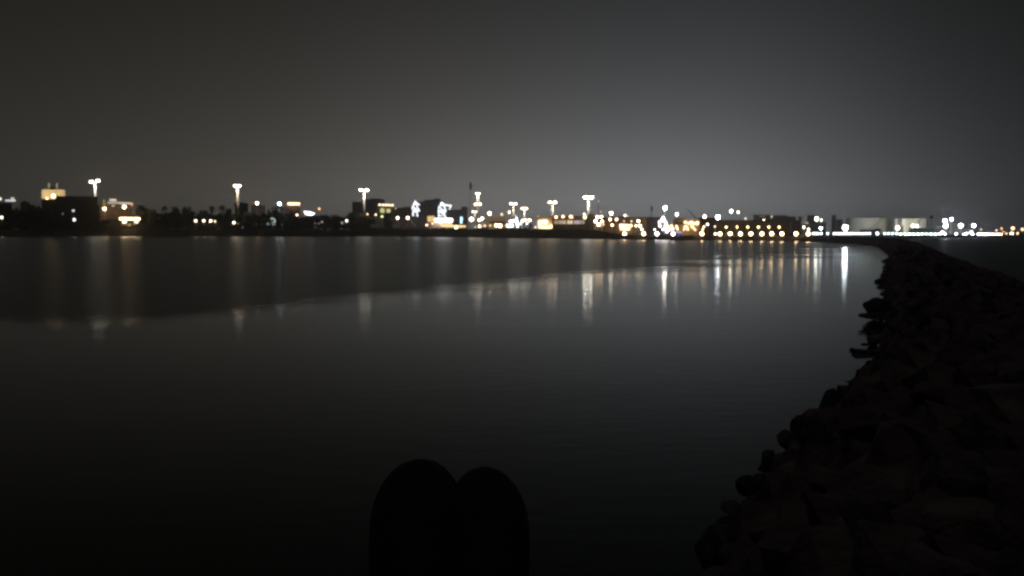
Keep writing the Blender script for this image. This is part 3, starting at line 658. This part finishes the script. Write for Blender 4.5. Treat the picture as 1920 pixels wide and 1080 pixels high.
building('brown_hall', 'brown hall behind the ring of lamps', 328, [(1108, 1140, 409), (1112, 1128, 406.5)], 'brown')
building('long_brown_roof', 'long low brown building behind the lit shop front', 308, [(1132, 1212, 408.5), (1160, 1178, 406.5)], 'sand', 12)
t = building('lit_shop', 'brilliant shop front with stacked lit panels behind the first globe', 282, [(1160, 1186, 419.2)], 'sand', 8, par=.2)
for x0, x1, y0, y1 in ((1162, 1173, 420.5, 425.5), (1174, 1180, 421, 424.5), (1163, 1168, 426.5, 431), (1169, 1174, 426.5, 431.5), (1175, 1181, 427, 431.5)): slab(t, 'lit_panel', x0, x1, y0, y1, 281.5, .4, glow('warm', 4))
lamp(1183, 423, 280, 4.5, 'warm', 30, 'round lamp on the right end of the lit shop front', BANK, 'garden_lamp', .06)
building('mauve_hall', 'mauve hall left of the pyramid of lights', 312, [(1206, 1242, 408.5)], 'purple', 12)
# pyramid of lights
c = P(1245, 434, 262)
t = thing('light_pyramid', 'pyramid of pinkish white bulbs glowing above the promenade', 'light pyramid', (c.x, 262, land_z(c.x, 262)))
apex = P(1243.5, 406, 262)
for px in (1236, 1241, 1248, 1254): part('strut', MB().tube([apex, P(px, 434, 261.5 + (px % 3))], .06), MT['steel'], t)
for a, b, d in ((1243.5, 407.5, 4), (1241.5, 411, 4.5), (1245.5, 411.5, 4.5), (1244, 414, 4), (1236.5, 416, 4), (1240, 413.5, 3.5), (1248.5, 416.5, 4), (1237.3, 423.5, 4.5), (1236.8, 419.5, 3), (1249.5, 421, 4.5), (1247.5, 424.5, 4.5),
                (1252.2, 424.5, 3.5), (1243, 430, 4), (1249, 430, 4), (1250, 434.5, 4.5), (1255.5, 430.5, 4.5), (1227.5, 430.5, 3), (1253, 428, 3.5)):
    part('bulb', MB().sphere(P(a, b, 262 + .4 * math.sin(a)), M(d / 2, 262)), glow('pink', 6), t, True)
lamp(1259, 423.5, 266, 6.5, 'warm', 10, 'large soft warm lamp between the light pyramid and the arcade', BANK, 'garden_lamp', .06)
lamp(1262, 429, 264, 5.5, 'pink', 10, 'pinkish lamp low between the light pyramid and the arcade', BANK, 'garden_lamp', .06)
c = P(1274, 438, 246)
t = thing('boat', 'small moored boat with a violet blue lit cabin beside the fourth globe', 'boat', (c.x, 233, 0))
def hull(cx, Yb, ln, w, h):
    rs = []
    for i in range(9):
        u = i / 8; x = cx + (u - .5) * ln; k = math.sin(math.pi * (.12 + .86 * u)) ** .6
        rs.append([(x, Yb - w * k, h * (1 + .25 * u * u)), (x, Yb - w * .6 * k, -.15), (x, Yb + w * .6 * k, -.15), (x, Yb + w * k, h * (1 + .25 * u * u))])
    return MB().rings(rs)
part('hull', hull(P(1274, 438, 233).x, 233, 4.6, .8, .55), MT['dark'], t)
slab(t, 'cabin', 1270, 1278, 436.6, 441, 232.7, .9, glow('blue', .35)); slab(t, 'roof_light', 1269, 1278.5, 434.2, 436.2, 232.6, 1.1, glow('violet', .8))
# arcade
t = building('arcade', 'orange floodlit arcade with arched openings between light pyramid and dark house', 276, [(1262, 1312, 412.8), (1265, 1284, 409.8)], 'sand', 10, par=.3, roofmat='same',
             windows=[(a, a + 6, 416, 420, None, 0) for a in (1266.5, 1274.5)])
for a, b, d in ((1286.5, 417, 4.5), (1293, 418.5, 4.5), (1298, 417.5, 5.5), (1302, 419, 4.5), (1308.5, 418.5, 6)): part('arcade_lamp', MB().sphere(P(a, b, 274.8), M(d / 2, 275)), glow('warm', 4.5), t, True)
for x0, y0, x1, y1, w in ((1269.5, 423, 1274, 430.5, 1.9), (1286, 423.5, 1285.5, 431.5, 1.3), (1288.5, 423.5, 1293, 431, 1.9), (1298.5, 423.5, 1301, 426, 2.2), (1301, 426, 1307.5, 432, 1.4)):  # warm streaks of light drawn as glowing tubes
    part('lit_streak', MB().tube([P(x0, y0, 274.6), P(x1, y1, 273.2)], M(w, 274)), glow('warm', 3), t, True)
building('dark_house', 'dark roofed house right of the arcade under a roof lamp', 290, [(1309, 1341, 410.5)], 'brown', 12, par=.8)
building('terrace_building', 'wide brown terrace building behind the upper amber lamps', 272, [(1340, 1480, 414), (1440, 1453, 413.2)], 'brown', 16, par=.5)
c = P(1294, 434, 420)
t = thing('crane', 'faint thin leaning crane boom above the arcade', 'crane', (P(1304, 434, 420).x, 420, land_z(c.x, 420)))
part('mast', MB().tube([(P(1304, 434, 420).x, 420, land_z(c.x, 420)), P(1304, 408, 420)], .25), MT['dark'], t); part('boom', MB().tube([P(1304, 408, 420), P(1288, 391, 420)], [.22, .1]), MT['dark'], t)
building('office_block', 'dark office block with a pale band behind the terrace', 950, [(1412, 1444, 403)], 'grey', 14, [(1424, 1436, 404.5, 407, 'soft', .16)])
building('far_block', 'faint far block with broken roof line right of the office block', 1100, [(1446, 1476, 404), (1470, 1492, 406.5), (1496, 1503, 406.5), (1513, 1527, 404)], 'grey')
building('annex', 'dark flat roofed annex with a pale ledge at the terrace end', 300, [(1484, 1502, 415)], 'brown', 10)
t = building('pale_hall', 'pale lit hall below the bright lamp left of the dark tower', 310, [(1502, 1548, 418.5)], 'pale', 10, par=.4)
slab(t, 'lit_sign', 1510, 1518, 416.6, 419, 309, .5, glow('soft', .45)); slab(t, 'lit_sign', 1502, 1506, 416.6, 419.5, 309, .5, glow('soft', .3))
building('narrow_tower', 'narrow dark tower standing alone in the haze left of the tanks', 1000, [(1559, 1567, 403.5)], 'blue', 4)
building('low_house', 'small dim house at the foot of the narrow tower', 900, [(1568, 1580, 412)], 'grey', 8)
# tanks
def tank(x0, x1, yt, Y, mat, label):
    c = P((x0 + x1) / 2, YH, Y); r = M((x1 - x0) / 2, Y); zt = P(960, yt, Y).z; gz = land_z(c.x, Y)
    t = thing('storage_tank', label, 'storage tank', (c.x, Y + r, gz), 'storage tanks')
    ring = lambda rr, z: [(c.x + rr * math.cos(2*math.pi*i/56), Y + r + rr * math.sin(2*math.pi*i/56), z) for i in range(56)]
    part('shell', MB().rings([ring(r, gz), ring(r, zt)]), MT[mat], t, False)
    part('roof', MB().rings([ring(r + .15, zt + .01), ring(r + .15, zt + .25), ring(r * .4, zt + .8), ring(.3, zt + 1.0)]), MT[mat], t)
    for k in range(1, 4): part('hoop', MB().rings([ring(r + .08, gz + (zt - gz) * k / 4), ring(r + .08, gz + (zt - gz) * k / 4 + .18)]), MT[mat], t)
    pts = [(c.x - r * math.cos(a) * 1.04, Y + r - r * math.sin(a) * 1.04, gz + (zt - gz) * k / 12) for k, a in ((k, 1.0 + k * .07) for k in range(13))]
    part('stair', MB().tube(pts, .14, 6), MT['dark'], t)
tank(1604, 1682, 409, 420, 'tankg', 'wide greenish grey storage tank left of the dark stair tower')
tank(1691, 1746, 410.5, 400, 'tank', 'narrower cream storage tank right of the dark stair tower')
flood(P(1715, 424, 383), P(1722, 418, 402), 8000, 140, .6, (1, .95, .78))
flood(P(1683, 426, 390) + Vector((-3, 0, 0)), P(1655, 418, 424), 7500, 130, .6, (1, .98, .86))
flood(P(1600, 424, 398), P(1630, 416, 424), 8500, 130, .7, (.85, .95, 1))
building('stair_tower', 'dark stair tower standing between the two tanks', 392, [(1682.5, 1690.5, 411), (1686, 1694, 424)], 'black', 3)
c = P(1746.5, 434, 440)
t = thing('ball_mast', 'thin mast with a dark ball right above the cream tank', 'mast', (c.x, 440, land_z(c.x, 440)))
part('pole', MB().tube([(c.x, 440, land_z(c.x, 440)), P(1746.5, 409, 440)], .1), MT['dark'], t); part('ball', MB().sphere(P(1746.5, 407, 440), M(3, 440)), MT['black'], t, True)
building('low_shed', 'low pale shed lit cyan behind the railing lamps', 300, [(1612, 1652, 430.5), (1640, 1648, 428.8)], 'pale', 6, par=.2)
building('low_shed', 'low dark shed before the cream tank', 375, [(1704, 1752, 428.5)], 'blue', 8, par=.3)
building('dock_shed', 'grey dock shed under the stacked floodlights', 400, [(1752, 1782, 426), (1782, 1822, 430)], 'grey', 8, par=.3)
c = P(1786, 434, 410)
t = thing('dock_gantry', 'pale horizontal dock gantry beam joining the dock floodlights', 'gantry', (c.x, 410, land_z(c.x, 410)))
part('beam', MB().box(tuple(P(1755, 425.5, 410)), tuple(P(1802, 423.5, 411))), MT['pale'], t)
for px in (1757, 1799): part('leg', MB().tube([P(px, 425.7, 410.5), (P(px, 430, 410.5).x, 410.5, land_z(c.x, 410.5))], .25), MT['pale'], t)
for px, d in ((1767, 7), (1797, 8), (1820, 8)):  # pale hulls added in place of the lamp reflections on the water
    c = P(px, 445, 338); t = thing('reflection_hull', {1767: 'pale boat shape added for the lamp reflection under the stacked floodlights', 1797: 'pale boat shape added for the lamp reflection between the other two', 1820: 'pale boat shape added for the reflection under the bright mound of lamps'}[px], 'boat', (c.x, 325, 0), 'pale shapes standing in for quay lamp reflections')
    part('hull', hull(P(px, 445, 325).x, 325, 2.8, .55, .5), MT['pale'], t); part('thwart', MB().box((P(px, 445, 325).x - .15, 324.6, .5), (P(px, 445, 325).x + .15, 325.4, .56)), MT['dark'], t)
# ------------------------------------------------------------------ trees
def leaf_blob(mb, c, r, n, s, rr):
    for _ in range(n):
        d = Vector((rr.gauss(0, 1), rr.gauss(0, 1), rr.gauss(0, 1))).normalized() * r * rr.random() ** .45
        p = c + Vector((d.x, d.y, d.z * .8))
        a = Vector((rr.gauss(0, 1), rr.gauss(0, 1), rr.gauss(0, 1))).normalized(); b = a.orthogonal().normalized(); k = s * rr.uniform(.6, 1.3)
        mb.add([p - a*k, p + b*k*.6, p + a*k, p - b*k*.6], [(0, 1, 2, 3)])
def tree_meshes(seed):      # unit tree: height 1, spread about .8
    rr = random.Random(seed); cr, tr = MB(), MB()
    tr.tube([(0, 0, -.03), (.01, 0, .2), (.0, .02, .45), (.02, 0, .7)], [.035, .025, .018, .006])
    for k in range(19):
        a = rr.uniform(0, 6.28); h = rr.uniform(.2, .86); rad = .33 * math.sqrt(max(.05, 1 - ((h - .5) / .48) ** 2)) * rr.uniform(.4, 1.0)
        c = Vector((rad * math.cos(a), rad * math.sin(a), h))
        leaf_blob(cr, c, rr.uniform(.11, .18), 120, .034, rr)
        if k < 6: tr.tube([(0, 0, h * .6), tuple(c)], [.012, .004], 5)
    return cr.mesh('crown', MT['leaf' if seed % 2 else 'leaf2']), tr.mesh('trunk', MT['bark'])
def palm_meshes(seed):
    rr = random.Random(seed); cr, tr = MB(), MB()
    tr.tube([(0, 0, -.03), (.01, 0, .4), (0, .01, .8)], [.03, .022, .02])
    for k in range(22):
        a = k * 2.4; up = rr.uniform(-.1, .9); ln = rr.uniform(.24, .32); pv = None; d = Vector((math.cos(a), math.sin(a), 0)); w = Vector((-d.y, d.x, 0))
        for i in range(6):
            u = i / 5; p = Vector((0, 0, .8)) + d * ln * u + Vector((0, 0, (up * u - 1.1 * u * u) * .22)); ww = .035 * math.sin(math.pi * (.15 + .8 * u))
            cur = (p - w * ww - Vector((0, 0, .02 * u)), p, p + w * ww - Vector((0, 0, .02 * u)))
            if pv: cr.add([*pv, *cur], [(0, 1, 4, 3), (1, 2, 5, 4)])
            pv = cur
    return cr.mesh('crown', MT['leaf']), tr.mesh('trunk', MT['bark'])
TM = [tree_meshes(k) for k in range(5)]; PM = [palm_meshes(k) for k in range(2)]
def tree(px, ytop, Y, wpx, label, group, palm=False, k=None):
    c = P(px, YH, Y); gz = land_z(c.x, Y) - .2; h = P(px, ytop, Y).z - gz
    if palm: h /= .9
    cr, tr = (PM[R.randrange(2)] if palm else TM[R.randrange(5)])
    o = link('palm_tree' if palm else 'tree', None, None, (c.x, Y, gz)); tag(o, label, 'tree', group)
    s = M(wpx, Y) / (.55 if palm else .85); o.scale = (s, s, h * 1.04); o.rotation_euler = (0, 0, R.uniform(0, 6.3))
    link('crown', cr, o); link('trunk', tr, o)
G1 = 'tall trees standing out of the far bank tree belt'
for px, yt, w, pl, l in (
    (267, 379, 30, 0, 'widest dark tree right beside the brown villa'), (286, 387, 18, 0, 'lower dark tree second right of the brown villa'), (309, 384.5, 12, 1, 'slim dark palm left of two round trees'),
    (330, 381.5, 20, 0, 'left of two tall round trees before the four bank lamps'), (351, 382.5, 20, 0, 'right of two tall round trees before the four bank lamps'), (380, 391, 24, 0, 'lower bushy tree above the first two bank lamps'),
    (398, 384.5, 13, 1, 'slim palm above the last of the four bank lamps'), (418, 383.5, 14, 1, 'taller palm left of the twin mast above the trees'), (429, 387, 15, 0, 'small tree between the palm and the twin mast'),
    (500, 393, 20, 0, 'dark tree above the white numeral'), (518, 391, 18, 0, 'dark tree under the cool white lamp'), (547, 396, 20, 0, 'dark tree hiding the strip sign building'),
    (612, 400, 24, 0, 'round tree right of the orange lamp'), (629, 398.5, 26, 0, 'round tree left of the bank lamp by the hotel'), (664, 396, 38, 0, 'broad dark tree at the foot of the grey flats'), (684, 398, 26, 0, 'dark tree at the foot of the mast beside the hotel')):
    tree(px, yt, 455 + R.uniform(-5, 6), w, l, G1, pl)
tree(727, 398, 446, 20, 'single dark tree right in front of the hotel windows', G1)
tree(1104, 402, 322, 12, 'small tree at the right end of the brown building', G1)
G2 = 'trees of the dark belt along the far bank'
for px in range(-30, 700, 13):
    if 160 < px < 190: continue
    base = 391 if px < 107 else 411 if 186 <= px < 256 else 396 if px < 540 else 404
    tree(px + R.uniform(-4, 4), base + R.uniform(-3, 6), 462 + R.uniform(-7, 10) if not (100 < px < 190) else 476, R.uniform(30, 44), 'dark leafy tree in the unlit belt along the far bank', G2)
for px, yt, w in ((15, 382, 24), (40, 384, 26), (66, 380, 28), (84, 384, 24)): tree(px, yt, 470, w, 'dark tree of the group left of the black block', 'trees left of the black block')
rr = random.Random(3); mb = MB()
for px in range(-60, 1000, 4):
    for _ in range(2 if px < 700 else 1):
        ys = lerp_tab(SHORE, px) + rr.uniform(6.5, 11); x = (px + rr.uniform(-3, 3) - 960) / F * ys
        h = rr.uniform(2.0, 4.6) if px < 690 else rr.uniform(.3, .8)
        leaf_blob(mb, Vector((x, ys, land_z(x, ys) + h * .45)), h * .6, 34, .42, rr)
solo('shrubbery', mb, MT['leaf'], 'low dark shrubbery along the top of the far bank', 'shrubbery', (0, 0, 0), kind='stuff')
# ------------------------------------------------------------------ the person whose shoes reach into view
def person():
    seat = Vector((0, -.42, 1.72))
    nodes = {'pelvis': ((0, -.42, 1.80), .15), 'belly': ((0, -.50, 1.98), .14), 'chest': ((0, -.60, 2.20), .155), 'neck': ((0, -.62, 2.40), .06), 'head': ((0, -.58, 2.52), .085), 'crown': ((0, -.585, 2.64), .08)}
    links = [('pelvis', 'belly'), ('belly', 'chest'), ('chest', 'neck'), ('neck', 'head'), ('head', 'crown')]
    for s, n_, ax in ((-1, 'l', -.105), (1, 'r', -.025)):
        nodes.update({'hip' + n_: ((s * .11, -.36, 1.78), .10), 'knee' + n_: ((s * .10 - .03, .10, 1.88), .065), 'calf' + n_: ((s * .075 - .05, .42, 1.86), .055), 'ankle' + n_: ((ax, .93, 1.875), .04),
                      'sh' + n_: ((s * .18, -.63, 2.32), .065), 'el' + n_: ((s * .30, -.78, 2.05), .045), 'wr' + n_: ((s * .33, -.86, 1.80), .03), 'palm' + n_: ((s * .33, -.82, 1.74), .032)})
        links += [('pelvis', 'hip' + n_), ('hip' + n_, 'knee' + n_), ('knee' + n_, 'calf' + n_), ('calf' + n_, 'ankle' + n_), ('chest', 'sh' + n_), ('sh' + n_, 'el' + n_), ('el' + n_, 'wr' + n_), ('wr' + n_, 'palm' + n_)]
        for k in range(5):
            a = (k - 1.8) * .33; ln = (.05, .075, .082, .076, .06)[(4 - k) if s < 0 else k]
            b1 = (s * .33 + math.sin(a) * .05, -.80 + .02 * math.cos(a), 1.725); b2 = (b1[0] + math.sin(a) * ln * .6, b1[1] + math.cos(a) * ln, 1.715)
            nodes['f%s%d' % (n_, k)] = (b1, .011); nodes['g%s%d' % (n_, k)] = (b2, .008)
            links += [('palm' + n_, 'f%s%d' % (n_, k)), ('f%s%d' % (n_, k), 'g%s%d' % (n_, k))]
    ks = list(nodes); me = bpy.data.meshes.new('person')
    me.from_pydata([tuple(Vector(nodes[k][0]) - seat) for k in ks], [(ks.index(a), ks.index(b)) for a, b in links], []); me.materials.append(MT['fabric'])
    o = link('person', me, None, seat); ORG[o.name] = seat
    tag(o, 'person in dark clothes sitting with legs stretched out, dark shoe toes pointing up', 'person')
    sk = o.modifiers.new('skin', 'SKIN'); sk.use_smooth_shade = True
    for i, k in enumerate(ks):
        sv = me.skin_vertices[0].data[i]; sv.radius = (nodes[k][1],) * 2; sv.use_root = (k == 'pelvis')
    sb = o.modifiers.new('sub', 'SUBSURF'); sb.levels = 2; sb.render_levels = 2
    part('hair', MB().sphere((0, -.605, 2.60), .115, sc=(.9, 1, .95)), MT['hairm'], o, True)
    for cx, py, wpx, lean, yaw in ((782, 861.5, 182, -.10, -.10), (911, 876, 164, .05, .06)):
        # the shoe stands on its heel: length axis up, sole facing away from the body
        tip = P(cx, py, 1.12); wm = M(wpx, 1.12)
        ax = Vector((math.sin(lean) * .6, .22, 1)).normalized(); sd = Vector((1, math.sin(yaw), 0)).normalized(); sd = (sd - ax * sd.dot(ax)).normalized(); nr = sd.cross(ax).normalized()   # nr points away (+y)
        if nr.y < 0: nr = -nr
        Ls = .285
        OUT = [(0, .0), (.005, .18), (.016, .35), (.042, .53), (.084, .71), (.13, .84), (.18, .93), (.24, .98), (.30, 1), (.42, 1.0), (.52, .97), (.62, .89), (.72, .80), (.82, .76), (.90, .72), (.96, .58), (1, .2)]
        up_, so_ = [], []
        for u, w in OUT:
            c = tip - ax * (Ls * u) + sd * (.006 * math.sin(u * 3) * (1 if cx > 850 else -1)); hw = max(.004, w * wm / 2)
            th = .012 + .075 * min(1, u * 1.6) ** .8
            up_.append([c + sd * (hw * .97 * math.cos(q)) - nr * (th * max(0, math.sin(q))) + nr * .004 * min(0, math.sin(q)) for q in (2 * math.pi * i / 20 for i in range(20))])
            so_.append([c + sd * (hw * math.cos(q)) + nr * (.016 + .012 * math.sin(q)) for q in (2 * math.pi * i / 20 for i in range(20))])
        shoe = part('shoe', MB().rings(up_), MT['suede'], o, True)
        part('sole', MB().rings(so_), MT['rubber'], shoe, True)
        tg = tip - ax * .15 - nr * .07
        part('tongue', MB().tube([tg, tg - ax * .10 - nr * .012], [.02, .028], 10), MT['suede'], shoe, True)
person()
boulder((-.05, 1.02, 1.28), (.42, .32, .62), 'boulder carrying the heels of the seated person', me=BMS[6])
boulder((0, -.5, 1.3), (.7, .6, .42), 'boulder that the person is sitting on', me=BMS[3])
# ------------------------------------------------------------------ night haze over the bay
HZ, HG = .0004, .88
if HZ:
    m, nt, out = new_mat('haze_air')
    v = nt.nodes.new('ShaderNodeVolumePrincipled'); v.inputs['Color'].default_value = (.94, .96, 1, 1)
    v.inputs['Density'].default_value = HZ; v.inputs['Anisotropy'].default_value = HG
    nt.links.new(v.outputs[0], out.inputs['Volume'])
    solo('haze', MB().box((-2900, -600, -2.2), (2900, 2600, 46)), m, 'thin pale night haze lying over the bay and town', 'haze', (0, 0, 0), kind='stuff')
# ------------------------------------------------------------------ camera, render settings
cd = bpy.data.cameras.new('Camera'); cam = bpy.data.objects.new('Camera', cd); COL.objects.link(cam); S.camera = cam
cam.location = (0, 0, H); cam.rotation_euler = (math.pi / 2 - TH, 0, 0)
cd.sensor_width = 36; cd.lens = 36 * F / 1920; cd.clip_start = .05; cd.clip_end = 20000
cd.dof.use_dof = True; cd.dof.focus_distance = 1.55; cd.dof.aperture_fstop = 13.0
S.view_settings.view_transform = 'Standard'; S.view_settings.look = 'None'; S.view_settings.exposure = 0; S.view_settings.gamma = 1
S.cycles.filter_width = 2.5
S.cycles.use_denoising = True
S.cycles.use_light_tree = True
S.cycles.sample_clamp_indirect = 6.0
S.cycles.max_bounces = 6; S.cycles.diffuse_bounces = 2; S.cycles.glossy_bounces = 3
